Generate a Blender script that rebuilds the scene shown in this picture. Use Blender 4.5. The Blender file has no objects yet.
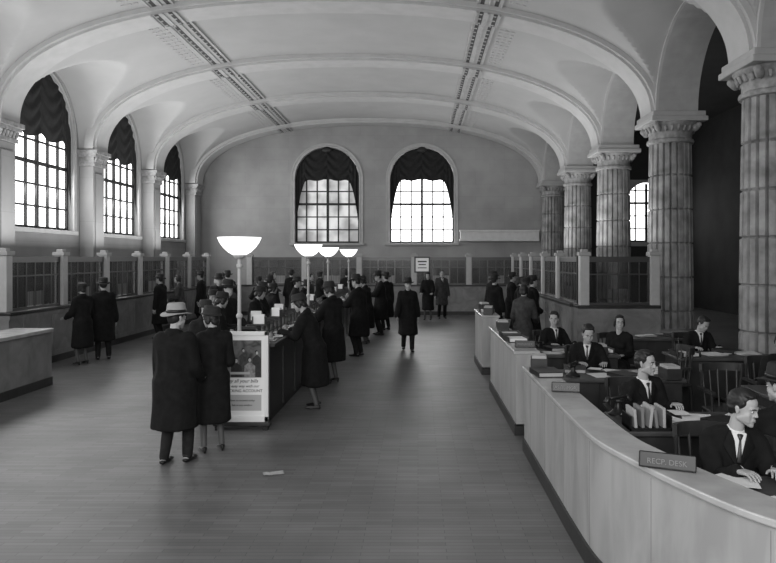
import bpy, bmesh, math, random
import numpy as np
from mathutils import Vector, Matrix, noise
random.seed(7)
scene=bpy.context.scene
COL=scene.collection
try:
    scene.view_settings.view_transform='Standard'
    scene.view_settings.look='None'
except Exception as e: print(e)

# ---------------------------------------------------------------- materials
MATS={}
def mat(name,v,rough=0.6,var=0.0,scale=4.0,spec=0.4,emit=0.0,metal=0.0,stretch=(1,1,1),bump=0.0,dist=0.0,p0=.3,p1=.7):
    if name in MATS: return MATS[name]
    m=bpy.data.materials.new(name); m.use_nodes=True
    nt=m.node_tree; b=nt.nodes['Principled BSDF']
    b.inputs['Base Color'].default_value=(v,v,v,1)
    b.inputs['Roughness'].default_value=rough
    b.inputs['Specular IOR Level'].default_value=spec
    b.inputs['Metallic'].default_value=metal
    if emit>0:
        b.inputs['Emission Color'].default_value=(1,1,1,1)
        b.inputs['Emission Strength'].default_value=emit
    if var>0 or bump>0:
        tc=nt.nodes.new('ShaderNodeTexCoord'); mp=nt.nodes.new('ShaderNodeMapping')
        mp.inputs['Scale'].default_value=stretch
        nz=nt.nodes.new('ShaderNodeTexNoise'); nz.inputs['Scale'].default_value=scale
        nz.inputs['Detail'].default_value=6; nz.inputs['Distortion'].default_value=dist
        nt.links.new(tc.outputs['Object'],mp.inputs['Vector']); nt.links.new(mp.outputs['Vector'],nz.inputs['Vector'])
        cr=nt.nodes.new('ShaderNodeValToRGB')
        lo=max(0,v*(1-var)); hi=min(1,v*(1+var))
        cr.color_ramp.elements[0].position=p0; cr.color_ramp.elements[1].position=p1
        cr.color_ramp.elements[0].color=(lo,lo,lo,1); cr.color_ramp.elements[1].color=(hi,hi,hi,1)
        nt.links.new(nz.outputs['Fac'],cr.inputs['Fac']); nt.links.new(cr.outputs['Color'],b.inputs['Base Color'])
        if bump>0:
            bp=nt.nodes.new('ShaderNodeBump'); bp.inputs['Strength'].default_value=bump; bp.inputs['Distance'].default_value=.02
            nt.links.new(nz.outputs['Fac'],bp.inputs['Height']); nt.links.new(bp.outputs['Normal'],b.inputs['Normal'])
    MATS[name]=m; return m
def brick_mat(name,c1,c2,cm,scale,w,h,mortar,rough,rot=(0,0,0),lo=.35):
    m=mat(name,c1,rough); nt=m.node_tree; b=nt.nodes['Principled BSDF']
    tc=nt.nodes.new('ShaderNodeTexCoord'); mp=nt.nodes.new('ShaderNodeMapping'); mp.inputs['Rotation'].default_value=rot
    br=nt.nodes.new('ShaderNodeTexBrick'); br.inputs['Scale'].default_value=scale
    br.inputs['Color1'].default_value=(c1,c1,c1,1); br.inputs['Color2'].default_value=(c2,c2,c2,1); br.inputs['Mortar'].default_value=(cm,cm,cm,1)
    br.inputs['Brick Width'].default_value=w; br.inputs['Row Height'].default_value=h; br.inputs['Mortar Size'].default_value=mortar
    nz=nt.nodes.new('ShaderNodeTexNoise'); nz.inputs['Scale'].default_value=.9; nz.inputs['Detail'].default_value=6
    mx=nt.nodes.new('ShaderNodeMix'); mx.data_type='RGBA'; mx.blend_type='MULTIPLY'; mx.inputs['Factor'].default_value=.55
    nt.links.new(tc.outputs['Object'],mp.inputs['Vector']); nt.links.new(mp.outputs['Vector'],br.inputs['Vector'])
    nt.links.new(tc.outputs['Object'],nz.inputs['Vector'])
    cr=nt.nodes.new('ShaderNodeValToRGB'); cr.color_ramp.elements[0].position=.3; cr.color_ramp.elements[0].color=(lo,lo,lo,1); cr.color_ramp.elements[1].position=.65
    nt.links.new(nz.outputs['Fac'],cr.inputs['Fac'])
    nt.links.new(br.outputs['Color'],mx.inputs[6]); nt.links.new(cr.outputs['Color'],mx.inputs[7]); nt.links.new(mx.outputs[2],b.inputs['Base Color'])
    return m
M_vault=mat('plaster_vault',.375,.85,.05,1.2)
M_rib=mat('plaster_rib',.43,.8,.06,3.0)
M_band=mat('plaster_band',.38,.8,.12,5.0)
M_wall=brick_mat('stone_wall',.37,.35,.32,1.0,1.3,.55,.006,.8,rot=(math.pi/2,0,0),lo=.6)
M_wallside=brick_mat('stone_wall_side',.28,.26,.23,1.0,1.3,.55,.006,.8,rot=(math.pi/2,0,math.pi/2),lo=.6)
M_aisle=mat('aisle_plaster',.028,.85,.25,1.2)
M_trim=mat('stone_trim',.36,.7,.08,4)
M_archtrim=mat('arch_trim_stone',.42,.7,.08,4)
M_fretd=mat('fret_dark',.05,.8)
M_floor=brick_mat('wood_floor',.175,.13,.085,1.0,.42,.06,.003,.48,lo=.4)
M_col=mat('column_stone',.24,.6,.40,3.5)
M_cap=mat('capital_stone',.25,.6,.35,9.0,bump=.4)
M_cfront=mat('counter_front_stone',.35,.38,.13,2.2,stretch=(2.2,2.2,.5),dist=.6,p0=.38,p1=.62)
M_ctop=mat('counter_top',.40,.25,.14,5.0)
M_joint=mat('counter_joint',.2,.6)
M_darkwood=mat('dark_wood',.028,.4,.3,6,stretch=(1,6,1))
M_midwood=mat('mid_wood',.06,.4,.25,6,stretch=(1,6,1))
M_tell=mat('teller_marble',.20,.4,.25,2.5,dist=1.2)
M_post=mat('post_stone',.45,.5,.1,5)
M_ledge=mat('ledge_plaster',.62,.6,.06,5)
M_black=mat('black_paint',.012,.4)
M_metal=mat('bronze_metal',.09,.35,metal=.6)
M_nickel=mat('bright_metal',.6,.3,metal=.6)
M_curt=mat('curtain_velvet',.016,.9,.3,8)
M_frame=mat('window_frame',.02,.6)
M_paper=mat('paper',.75,.7)
M_paper2=mat('paper_grey',.40,.7)
M_paper3=mat('paper_dim',.20,.7)
M_letter=mat('sign_lettering',.20,.7)
M_skin=mat('skin',.38,.55,.06,10)
M_stock=mat('stocking',.08,.6)
M_hair=mat('hair_dark',.015,.5)
M_hairg=mat('hair_grey',.16,.6)
M_coatK=mat('cloth_black',.009,.9,.3,14,spec=.2)
M_coatD=mat('cloth_dark',.016,.9,.3,14,spec=.2)
M_coatG=mat('cloth_grey',.05,.85,.3,14,spec=.2)
M_hatG=mat('hat_felt_light',.30,.8,.1,10)
M_hatK=mat('hat_felt_dark',.018,.8)
M_shirt=mat('shirt_white',.72,.7)
M_shoe=mat('shoe_leather',.012,.3)
M_lip=mat('lips',.17,.5)
M_eye=mat('eye_dark',.02,.2)
M_pane=mat('daylight_pane',.8,.3,emit=3.2)
M_lampglow=mat('lamp_bowl_glass',.85,.4,emit=2.2)
M_pole=mat('lamp_pole_enamel',.45,.35)
def glass(name,v,a):
    m=mat(name,v,.08,spec=.8); b=m.node_tree.nodes['Principled BSDF']; b.inputs['Alpha'].default_value=a; return m
M_glass=glass('screen_glass',.03,.5)
M_pane2=mat('daylight_pane_shaded',.5,.4)
nt=M_pane2.node_tree; b=nt.nodes['Principled BSDF']; nz=nt.nodes.new('ShaderNodeTexNoise'); nz.inputs['Scale'].default_value=1.3
tc=nt.nodes.new('ShaderNodeTexCoord'); nt.links.new(tc.outputs['Object'],nz.inputs['Vector'])
cr=nt.nodes.new('ShaderNodeValToRGB'); cr.color_ramp.elements[0].position=.35; cr.color_ramp.elements[0].color=(.12,.12,.12,1); cr.color_ramp.elements[1].position=.62
cr.color_ramp.elements[1].color=(.6,.6,.6,1)
nt.links.new(nz.outputs['Fac'],cr.inputs['Fac']); nt.links.new(cr.outputs['Color'],b.inputs['Emission Color']); b.inputs['Emission Strength'].default_value=1.0

# ---------------------------------------------------------------- mesh builder
def ico(n):
    bm=bmesh.new(); bmesh.ops.create_icosphere(bm,subdivisions=n,radius=1); a=np.array([v.co[:] for v in bm.verts]); bm.free(); return a
SPH={1:ico(1),2:ico(2),3:ico(3)}
class MB:
    def __init__(s): s.v=[]; s.f=[]; s.m=[]
    def add(s,vs,fs,mi=0):
        o=len(s.v); s.v+= [tuple(v) for v in vs]; s.f+=[tuple(i+o for i in f) for f in fs]; s.m+=[mi]*len(fs); return s
    def box(s,x0,x1,y0,y1,z0,z1,mi=0):
        vs=[(x0,y0,z0),(x1,y0,z0),(x1,y1,z0),(x0,y1,z0),(x0,y0,z1),(x1,y0,z1),(x1,y1,z1),(x0,y1,z1)]
        return s.add(vs,[(3,2,1,0),(4,5,6,7),(0,1,5,4),(1,2,6,5),(2,3,7,6),(3,0,4,7)],mi)
    def cyl(s,p0,p1,r0,r1=None,n=12,mi=0):
        r1=r0 if r1 is None else r1
        p0=Vector(p0);p1=Vector(p1); d=(p1-p0).normalized(); a=d.orthogonal().normalized(); b=d.cross(a)
        vs=[p0+(a*math.cos(t)+b*math.sin(t))*r0 for t in [2*math.pi*i/n for i in range(n)]]
        vs+=[p1+(a*math.cos(t)+b*math.sin(t))*r1 for t in [2*math.pi*i/n for i in range(n)]]
        fs=[(i,(i+1)%n,n+(i+1)%n,n+i) for i in range(n)]+[tuple(reversed(range(n))),tuple(range(n,2*n))]
        return s.add(vs,fs,mi)
    def lathe(s,prof,n=24,c=(0,0,0),sx=1,sy=1,fn=None,mi=0,cap=True):
        vs=[]
        for (r,z) in prof:
            for i in range(n):
                t=2*math.pi*i/n; k=fn(t,r,z) if fn else 0
                vs.append((c[0]+(r+k)*math.cos(t)*sx,c[1]+(r+k)*math.sin(t)*sy,c[2]+z))
        fs=[]
        for j in range(len(prof)-1):
            for i in range(n):
                fs.append((j*n+i,j*n+(i+1)%n,(j+1)*n+(i+1)%n,(j+1)*n+i))
        if cap:
            fs.append(tuple(reversed(range(n)))); L=len(prof)-1; fs.append(tuple(L*n+i for i in range(n)))
        return s.add(vs,fs,mi)
    def hull(s,ells,q=2,mi=0):
        pts=np.vstack([ellpts(e,q) for e in ells])
        bm=bmesh.new(); vs=[bm.verts.new(p) for p in pts]
        r=bmesh.ops.convex_hull(bm,input=vs)
        bmesh.ops.delete(bm,geom=[v for v in bm.verts if not v.link_faces],context='VERTS')
        bm.verts.index_update()
        s.add([v.co[:] for v in bm.verts],[[v.index for v in f.verts] for f in bm.faces],mi); bm.free(); return s
    def sweep(s,path,prof,mi=0,caps=True):
        P=[Vector((p[0],p[1])) for p in path]; vs=[]; k=len(prof)
        for i,p in enumerate(P):
            a=P[max(i-1,0)]; b=P[min(i+1,len(P)-1)]; t=(b-a).normalized(); nn=Vector((t.y,-t.x))
            for (o,z) in prof: vs.append((p.x+nn.x*o,p.y+nn.y*o,z))
        fs=[]
        for i in range(len(P)-1):
            for j in range(k): fs.append((i*k+j,i*k+(j+1)%k,(i+1)*k+(j+1)%k,(i+1)*k+j))
        if caps: fs.append(tuple(range(k))); fs.append(tuple((len(P)-1)*k+j for j in reversed(range(k))))
        return s.add(vs,fs,mi)
    def mesh(s,name,mats,smooth=False):
        me=bpy.data.meshes.new(name); me.from_pydata(s.v,[],s.f)
        if not isinstance(mats,(list,tuple)): mats=[mats]
        for m in mats: me.materials.append(m)
        me.polygons.foreach_set('material_index',s.m)
        bm=bmesh.new(); bm.from_mesh(me); bmesh.ops.recalc_face_normals(bm,faces=bm.faces); bm.to_mesh(me); bm.free()
        if smooth: me.polygons.foreach_set('use_smooth',[True]*len(me.polygons))
        me.update(); return me
    def obj(s,name,mats,parent=None,smooth=False,bevel=0,loc=None,rot=None,label=None,sharp=None):
        o=bpy.data.objects.new(name,s.mesh(name,mats,smooth)); COL.objects.link(o)
        if parent: o.parent=parent
        if loc is not None: o.location=loc
        if rot is not None: o.rotation_euler=rot
        if bevel>0:
            md=o.modifiers.new('bevel','BEVEL'); md.width=bevel; md.segments=2; md.limit_method='ANGLE'
        if sharp and smooth:
            try: o.data.set_sharp_from_angle(angle=sharp)
            except Exception: pass
        if label: o['label']=label
        return o
def ellpts(e,q):
    c=e[0]; r=e[1]; R=e[2] if len(e)>2 else None
    p=SPH[q]*(np.array(r) if hasattr(r,'__len__') else r)
    if R is not None: p=p@np.array(R).T
    return p+np.array(c[:])
def top(o,label,cat,group=None):
    o['label']=label; o['category']=cat
    if group: o['group']=group
    return o
def empty(name,loc,label,cat,rotz=0,group=None):
    o=bpy.data.objects.new(name,None); o.empty_display_size=.1; COL.objects.link(o); o.location=loc; o.rotation_euler=(0,0,rotz)
    return top(o,label,cat,group)
def structure(o): o['kind']='structure'; return o
def dup(root,loc,rotz=None,scale=None,label=None,group=None):
    r=root.copy(); COL.objects.link(r); r.location=loc
    if rotz is not None: r.rotation_euler=(root.rotation_euler[0],root.rotation_euler[1],rotz)
    if scale is not None: r.scale=(scale,)*3
    def rec(a,b):
        for c in list(a.children):
            k=c.copy(); k.parent=b; COL.objects.link(k); rec(c,k)
    rec(root,r)
    if label: r['label']=label
    if group: r['group']=group
    return r

# ---------------------------------------------------------------- room constants
BAY=4.74; YW=31.6; RIBS=[30.6-BAY*i for i in range(8)]
CX=-2.1; A=7.6; ZS=5.4; RISE=2.80; NE=2.25; RC=1.98
def zmain(x,a=A,h=RISE):
    u=min(1,abs(x-CX)/a); return ZS+h*(1-u**NE)**(1/NE)
def zcross(y):
    best=ZS
    for c in [r-BAY/2 for r in RIBS]+[RIBS[0]+BAY/2]:
        t=abs(y-c)
        if t<RC: best=max(best,ZS+math.sqrt(RC*RC-t*t))
    return best
XL=-10.05; XR=5.5; Y0=-3.2
structure(MB().add([(XL-.3,Y0,0),(12.5,Y0,0),(12.5,YW+.3,0),(XL-.3,YW+.3,0)],[(0,1,2,3)]).obj('floor',M_floor))
xs=[XL]+[CX+A*math.sin(-math.pi/2+math.pi*i/200) for i in range(201)]
ys=[]
cs=sorted([r-BAY/2 for r in RIBS]+[RIBS[0]+BAY/2])
for c in cs:
    for k in range(49):
        yy=c+RC*math.sin(-math.pi/2+math.pi*k/48)
        if Y0<yy<YW: ys.append(yy)
ys=sorted(set(round(v,4) for v in [Y0]+ys+[YW]))
vs=[];fs=[]
for yv in ys:
    zc=zcross(yv)
    for xv in xs:
        zm=zmain(xv); z=max(zm,zc) if yv<RIBS[0]+.1 else zm
        vs.append((xv,yv,z))
nx=len(xs)
for j in range(len(ys)-1):
    for i in range(nx-1): fs.append((j*nx+i,j*nx+i+1,(j+1)*nx+i+1,(j+1)*nx+i))
structure(MB().add(vs,fs).obj('ceiling',M_vault,smooth=True,sharp=.35))
tn=[0]
def trim(mb,m,**k):
    tn[0]+=1; return structure(mb.obj('trim_%d'%tn[0],m,**k))
for yr in RIBS:
    prof=[(-.48,-.15),(-.48,.11),(-.38,.11),(-.38,.17),(.38,.17),(.38,.11),(.48,.11),(.48,-.15)]
    N=96; vs=[];fs=[];k=len(prof)
    for i in range(N+1):
        th=-math.pi/2+math.pi*i/N
        for (dy,dl) in prof:
            a=A-dl; h=RISE-dl; x=CX+a*math.sin(th); u=abs(math.sin(th)); z=ZS+h*max(0,1-u**NE)**(1/NE)
            vs.append((x,yr+dy,z))
    for i in range(N):
        for j in range(k): fs.append((i*k+j,i*k+(j+1)%k,(i+1)*k+(j+1)%k,(i+1)*k+j))
    fs+= [tuple(range(k)),tuple(N*k+j for j in reversed(range(k)))]
    trim(MB().add(vs,fs),M_rib,smooth=True,sharp=.5)
# longitudinal flat ornamental bands, following vault and rib faces
for side in (-1,1):
    xc=CX+side*3.72; mb=MB()
    def strip(xa,xb,ya,yb,d0,d1,mi):
        v=[]
        for d in (d0,d1):
            for (xx,yy) in ((xa,ya),(xb,ya),(xb,yb),(xa,yb)): v.append((xx,yy,zmain(xx)-d))
        mb.add(v,[(3,2,1,0),(4,5,6,7),(0,1,5,4),(1,2,6,5),(2,3,7,6),(3,0,4,7)],mi)
    segs=[]
    for i in range(len(RIBS)):
        segs.append((RIBS[i]-.40,RIBS[i]+.40,.165))
        if i<len(RIBS)-1: segs.append((RIBS[i+1]+.48,RIBS[i]-.48,0.0))
    segs.append((RIBS[0]+.48,YW-.02,0.0))
    for (ya_,yb_,d) in segs:
        strip(xc-.28,xc+.28,ya_,yb_,d-.02,d+.02,0)
        for o in(-.16,.16): strip(xc+o-.045,xc+o+.045,ya_,yb_,d+.01,d+.026,1)
        for o in(-.27,.0,.27): strip(xc+o-.018,xc+o+.018,ya_,yb_,d,d+.045,0)
        y=ya_+.08; k=0
        while y<yb_-.1:
            for o in(-.16,.16): strip(xc+o-.045,xc+o+.02,y,y+.05,d+.01,d+.04,0); 
            y+=.3; k+=1
        if d==0 and yb_-ya_>1:
            y=ya_+.3
            while y<yb_-.3:
                for o in(.46,.60,.74):
                    xa=xc+side*o; strip(xa-.04,xa+.04,y,y+.08,-.01,.014,0)
                y+=.24
    trim(mb,[M_band,M_fretd])

# ---------------------------------------------------------------- arched walls
def arched_wall(name,m,u0,u1,z0,z1,ops,d0,d1,axis):
    mb=MB()
    P=(lambda u,z,d:(u,d,z)) if axis=='x' else (lambda u,z,d:(d,u,z))
    def quad(ua,ub,za0,za1,zb0,zb1):
        for d in (d0,d1): mb.add([P(ua,za0,d),P(ub,zb0,d),P(ub,zb1,d),P(ua,za1,d)],[(0,1,2,3)])
    cur=u0
    for (c,r,zs,sill) in sorted(ops):
        quad(cur,c-r,z0,z1,z0,z1)
        if sill>z0:
            quad(c-r,c+r,z0,sill,z0,sill); mb.add([P(c-r,sill,d0),P(c+r,sill,d0),P(c+r,sill,d1),P(c-r,sill,d1)],[(0,1,2,3)])
        N=24; pr=None
        for i in range(N+1):
            t=math.pi-math.pi*i/N; u=c+r*math.cos(t); z=zs+r*math.sin(t)
            if pr:
                quad(pr[0],u,pr[1],z1,z,z1)
                mb.add([P(pr[0],pr[1],d0),P(u,z,d0),P(u,z,d1),P(pr[0],pr[1],d1)],[(0,1,2,3)])
            pr=(u,z)
        for uu in (c-r,c+r): mb.add([P(uu,max(sill,z0),d0),P(uu,zs,d0),P(uu,zs,d1),P(uu,max(sill,z0),d1)],[(0,1,2,3)])
        cur=c+r
    quad(cur,u1,z0,z1,z0,z1)
    return structure(mb.obj(name,m))
WINX=[-4.11,.18]; WR=1.45; WS=5.72; WSILL=2.85
arched_wall('wall_back',M_wall,XL-.3,12.5,0,8.6,[(x,WR,WS,WSILL) for x in WINX]+[(10.4,1.0,4.6,2.9)],YW,YW+.45,'x')
BAYC=[r-BAY/2 for r in RIBS[:-1]]
SR=1.62; SS=5.66
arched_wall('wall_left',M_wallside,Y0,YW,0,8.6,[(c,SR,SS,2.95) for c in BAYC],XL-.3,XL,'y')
arched_wall('wall_right_arcade',M_trim,Y0,YW,5.5,8.6,[(c,1.86,5.5,5.0) for c in BAYC],5.45,6.35,'y')
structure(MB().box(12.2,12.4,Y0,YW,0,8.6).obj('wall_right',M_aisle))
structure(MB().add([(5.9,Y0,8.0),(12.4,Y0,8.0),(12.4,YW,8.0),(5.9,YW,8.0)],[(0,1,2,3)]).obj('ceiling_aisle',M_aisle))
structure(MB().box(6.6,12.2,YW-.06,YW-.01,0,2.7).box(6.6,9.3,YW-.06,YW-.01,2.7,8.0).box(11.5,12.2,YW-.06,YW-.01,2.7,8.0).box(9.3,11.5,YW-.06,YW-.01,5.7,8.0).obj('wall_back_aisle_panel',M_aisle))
def ring(c,r,zs,sill,d,axis,m,w=.16,t=.07,legs=True,sgn=-1):
    P=(lambda u,z,dd:(u,dd,z)) if axis=='x' else (lambda u,z,dd:(dd,u,z))
    pts=[]
    if legs: pts.append((c-r,sill,-1,0))
    for i in range(33):
        a=math.pi-math.pi*i/32; pts.append((c+r*math.cos(a),zs+r*math.sin(a),math.cos(a),math.sin(a)))
    if legs: pts.append((c+r,sill,1,0))
    vs=[];fs=[]
    prof=[(0,0),(0,t),(w*.35,t),(w*.4,t*.5),(w*.7,t*.5),(w*.75,t),(w,t),(w,0)]
    k=len(prof)
    for (u,z,nx_,nz_) in pts:
        for (o,h) in prof: vs.append(P(u+nx_*o,z+nz_*o,d+sgn*h))
    for i in range(len(pts)-1):
        for j in range(k): fs.append((i*k+j,i*k+(j+1)%k,(i+1)*k+(j+1)%k,(i+1)*k+j))
    return trim(MB().add(vs,fs),m,smooth=True,sharp=.6)
for x in WINX: ring(x,WR,WS,WSILL,YW,'x',M_archtrim,w=.18,t=.04)
for c in BAYC:
    ring(c,SR,SS,2.95,XL,'y',M_trim,w=.14,t=.05,sgn=1)
    ring(c,1.86,5.5,5.5,5.45,'y',M_rib,w=.2,t=.06,legs=False,sgn=-1)
for x in WINX:
    trim(MB().hull([((x,YW-.06,WS+WR-.12),(.22,.05,.14))]),M_black)
    trim(MB().box(x-1.68,x+1.68,YW-.14,YW+.02,WSILL-.12,WSILL),M_trim,bevel=.02)
for c in BAYC:
    trim(MB().box(XL-.02,XL+.12,c-1.75,c+1.75,2.83,2.95),M_trim,bevel=.02)
structure(MB().box(XL,7,YW-.06,YW,0,.3).obj('baseboard_back',M_tell))
structure(MB().box(XL,XL+.06,Y0,YW-.1,0,.3).obj('baseboard_left',M_tell))

wn=[0]
def window(c,r,zs,sill,d,axis,pane,cols=4,g=.36):
    wn[0]+=1
    P=(lambda u,z,dd:(u,dd,z)) if axis=='x' else (lambda u,z,dd:(dd,u,z))
    def pb(mb,ua,ub,za,zb,da,db):
        a=P(ua,za,da); b=P(ub,zb,db)
        mb.box(min(a[0],b[0]),max(a[0],b[0]),min(a[1],b[1]),max(a[1],b[1]),za,zb)
    root=bpy.data.objects.new('window_%d'%wn[0],None); COL.objects.link(root); structure(root)
    mb=MB(); s=1 if axis=='x' else -1
    ztop=zs+r
    mb.add([P(c-r,sill,d+s*g),P(c+r,sill,d+s*g),P(c+r,ztop,d+s*g),P(c-r,ztop,d+s*g)],[(0,1,2,3)])
    mb.obj('glass',pane,parent=root)
    mb=MB()
    for i in range(cols+1):
        u=c-r+2*r*i/cols; w=.07 if i in(0,cols) else (.055 if (i*2)%cols==0 else .028)
        pb(mb,u-w,u+w,sill,ztop-.05,d+s*(g-.09),d+s*(g-.02))
    z=sill; k=0
    while z<ztop:
        w=.05 if k%3==0 else .025
        pb(mb,c-r,c+r,z-w+.03,z+w+.03,d+s*(g-.08),d+s*(g-.02)); z+=.58; k+=1
    mb.obj('frame',M_frame,parent=root)
    return root
def curtain(c,r,zs,d,axis,label,dep=.12,amp=.05,swag=5.75,drop=2.3,pw=3.2,a0=.45):
    P=(lambda u,z,dd:(u,dd,z)) if axis=='x' else (lambda u,z,dd:(dd,u,z))
    s=1 if axis=='x' else -1
    N=180; rows=26; vs=[];fs=[]; R=r-.02
    for i in range(N+1):
        u=-R+2*R*i/N; zt=zs+math.sqrt(max(0,R*R-u*u)); a=abs(u)/R
        sw=swag-.14*math.sin(math.pi*min(1,a/.7))
        if a>a0: sw-=drop*((a-a0)/(1-a0))**pw
        zb=min(sw,zt-.01)
        for j in range(rows+1):
            f=j/rows; z=zt+(zb-zt)*f
            wv=min(1,max(0,(a-.7)/.2))
            fold=math.sin((z-zs)*15+abs(math.sin(math.pi*a/.7))*6)*(1-wv)+math.sin(u*38)*wv
            dd=d+s*(dep+amp*.7*fold)
            vs.append(P(c+u,z,dd))
    for i in range(N):
        for j in range(rows): fs.append((i*(rows+1)+j,(i+1)*(rows+1)+j,(i+1)*(rows+1)+j+1,i*(rows+1)+j+1))
    o=MB().add(vs,fs).obj('window_curtain',M_curt,smooth=True)
    top(o,label,'curtain','swagged curtains in the arched windows')
for i,x in enumerate(WINX):
    window(x,WR,WS,WSILL,YW,'x',M_pane2 if i==0 else M_pane,cols=6)
    curtain(x,WR,WS,YW,'x','dark swagged velvet curtain in arched end window',swag=5.8)
window(10.4,1.0,4.6,2.9,YW,'x',M_pane,cols=4)
for c in BAYC:
    window(c,SR,SS,2.95,XL,'y',M_pane,cols=6,g=.22)
    curtain(c,SR,SS,XL,'y','dark swagged velvet curtain in arched side window',dep=.06,amp=.035,swag=5.5,drop=1.9,pw=6)

# ---------------------------------------------------------------- columns
def column(y):
    r=empty('column',(5.9,y,0),'fluted round stone column with carved capital','column',group='arcade columns')
    NF=20
    def fl(t,rr,z):
        ph=(t*NF/(2*math.pi))%1.0; g=abs(ph-.5)*2
        return -.065*max(0,(g-.62)/.38)**1.2
    joints=[.95+.78*i for i in range(6)]
    zz=[.55+.2*i for i in range(22)]
    zz=sorted(set([round(z,3) for z in zz if z<4.88]+[4.88]+[round(j+e,3) for j in joints for e in(-.03,0,.03) if j+e<4.88]))
    prof=[]
    for z in zz:
        rad=.52-.05*((z-.55)/4.35)**1.5
        if any(abs(z-j)<.002 for j in joints): rad-=.045
        prof.append((rad,z))
    MB().lathe(prof,n=200,fn=fl).obj('shaft',M_col,parent=r,smooth=True,sharp=.9)
    mb=MB().box(-.68,.68,-.68,.68,0,.22).lathe([(.66,.22),(.68,.28),(.66,.34),(.58,.37),(.56,.42),(.58,.46),(.56,.52),(.5,.56)],n=48)
    mb.obj('base',M_col,parent=r,smooth=True,sharp=.6)
    mb=MB().lathe([(.46,4.80),(.52,4.82),(.53,4.86),(.52,4.90),(.48,4.92),(.48,5.02),(.50,5.08),(.55,5.17),(.60,5.22),(.62,5.26),(.60,5.30)],n=48)
    cap=mb.obj('capital',M_cap,parent=r,smooth=True,sharp=.6)
    mb=MB()
    for k in range(24):
        t=2*math.pi*k/24; c,s=math.cos(t),math.sin(t)
        R=Matrix.Rotation(t,3,'Z')
        mb.hull([((.53*c,.53*s,5.10),(.025,.04,.05),R),((.57*c,.57*s,5.17),(.025,.04,.03),R)],q=1)
    for k in range(4):
        t=math.pi/2*k+math.pi/4; c,s=math.cos(t),math.sin(t)
        mb.hull([((.60*c,.60*s,5.14),(.08,.08,.09)),((.68*c,.68*s,5.20),(.07,.07,.06))])
    mb.obj('carved_band',M_cap,parent=cap,smooth=True)
    MB().box(-.64,.64,-.64,.64,5.27,5.38).box(-.60,.60,-.60,.60,5.38,5.5).obj('abacus',M_trim,parent=r,bevel=.02)
    return r
c0=column(RIBS[0])
for yr in RIBS[1:]: dup(c0,(5.9,yr,0))
def pilaster(y):
    r=empty('pilaster',(XL+.003,y,0),'stone wall pilaster with moulded capital','pilaster',group='wall pilasters')
    MB().box(0,.42,-.36,.36,.35,4.9).box(.42,.45,-.25,.25,.6,4.7).obj('shaft',M_wallside,parent=r,bevel=.02)
    MB().box(0,.54,-.46,.46,0,.35).obj('base',M_tell,parent=r,bevel=.03)
    mb=MB().box(0,.47,-.40,.40,4.9,5.0).box(0,.45,-.38,.38,5.0,5.17).box(0,.53,-.45,.45,5.17,5.26).box(0,.58,-.49,.49,5.26,5.37)
    for k in range(6):
        yy=-.33+.132*k
        mb.hull([((.46,yy,5.04),(.03,.045,.04)),((.50,yy,5.14),(.03,.045,.03))],q=1)
    mb.obj('capital',M_cap,parent=r,bevel=.01)
    return r
p0=pilaster(RIBS[0])
for yr in RIBS[1:]: dup(p0,(XL+.003,yr,0))
top(MB().box(1.85,5.4,31.15,YW-.01,2.92,3.02).box(1.9,5.4,31.2,31.3,3.02,3.34).box(1.85,5.4,31.12,31.34,3.34,3.42).box(1.9,2.0,31.3,YW-.01,3.02,3.34).obj('balcony_parapet',M_ledge,bevel=.01),'pale plastered balcony parapet projecting from the end wall','balcony')

# ---------------------------------------------------------------- tellers
def catmull(P,n=8):
    out=[]
    for i in range(len(P)-1):
        p0=Vector(P[max(i-1,0)]);p1=Vector(P[i]);p2=Vector(P[i+1]);p3=Vector(P[min(i+2,len(P)-1)])
        for k in range(n):
            t=k/n; out.append(.5*((2*p1)+(p2-p0)*t+(2*p0-5*p1+4*p2-p3)*t*t+(3*p1-p0-3*p2+p3)*t**3))
    out.append(Vector(P[-1])); return out
def counter(path,h,depth,label,front,topm,overh=.04,basem=M_darkwood,panel=1.05,name='teller_counter',frames=True,tt=.06):
    c=path[0]
    r=empty(name,(c[0],c[1],0),label,'counter')
    L=[(p[0]-c[0],p[1]-c[1]) for p in path]
    MB().sweep(L,[(0,.12),(0,h-tt),(-depth,h-tt),(-depth,.12)]).obj('body',front,parent=r,smooth=not frames,sharp=.5)
    MB().sweep(L,[(.02,0),(.02,.14),(-depth+.02,.14),(-depth+.02,0)]).obj('plinth',basem,parent=r)
    MB().sweep(L,[(overh,h-tt),(overh,h),(-depth-overh,h),(-depth-overh,h-tt)]).obj('countertop',topm,parent=r,bevel=.008)
    mb=MB()
    if frames: mb.sweep(L,[(-.001,.14),(.015,.14),(.015,.24),(-.001,.24)]); mb.sweep(L,[(-.001,h-.14),(.015,h-.14),(.015,h-.065),(-.001,h-.065)])
    P=[Vector(p) for p in L]; acc=0; nxt=panel*.5
    hw=.045 if frames else .002; th=.014 if frames else .0012
    for i in range(len(P)-1):
        seg=(P[i+1]-P[i]); l=seg.length
        if l==0: continue
        t=seg/l; nn=Vector((t.y,-t.x))
        while nxt<=acc+l:
            q=P[i]+t*(nxt-acc); a=q-t*hw; b_=q+t*hw
            v=[(a.x,a.y),(b_.x,b_.y),(b_.x+nn.x*th,b_.y+nn.y*th),(a.x+nn.x*th,a.y+nn.y*th)]
            mb.add([(x,y,.14) for x,y in v]+[(x,y,h-.065) for x,y in v],[(0,1,5,4),(1,2,6,5),(2,3,7,6),(3,0,4,7)])
            nxt+=panel
        acc+=l
    mb.obj('panel_frame' if frames else 'panel_joint',front if frames else M_joint,parent=r)
    return r
counter([(-7.6,13.0),(-7.6,26.6)],1.15,.45,'long marble teller counter below the side windows',M_tell,M_darkwood)
counter([(-7.6,26.65),(3.35,26.65)],1.15,.45,'marble teller counter across the end of the hall',M_tell,M_darkwood)
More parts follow.
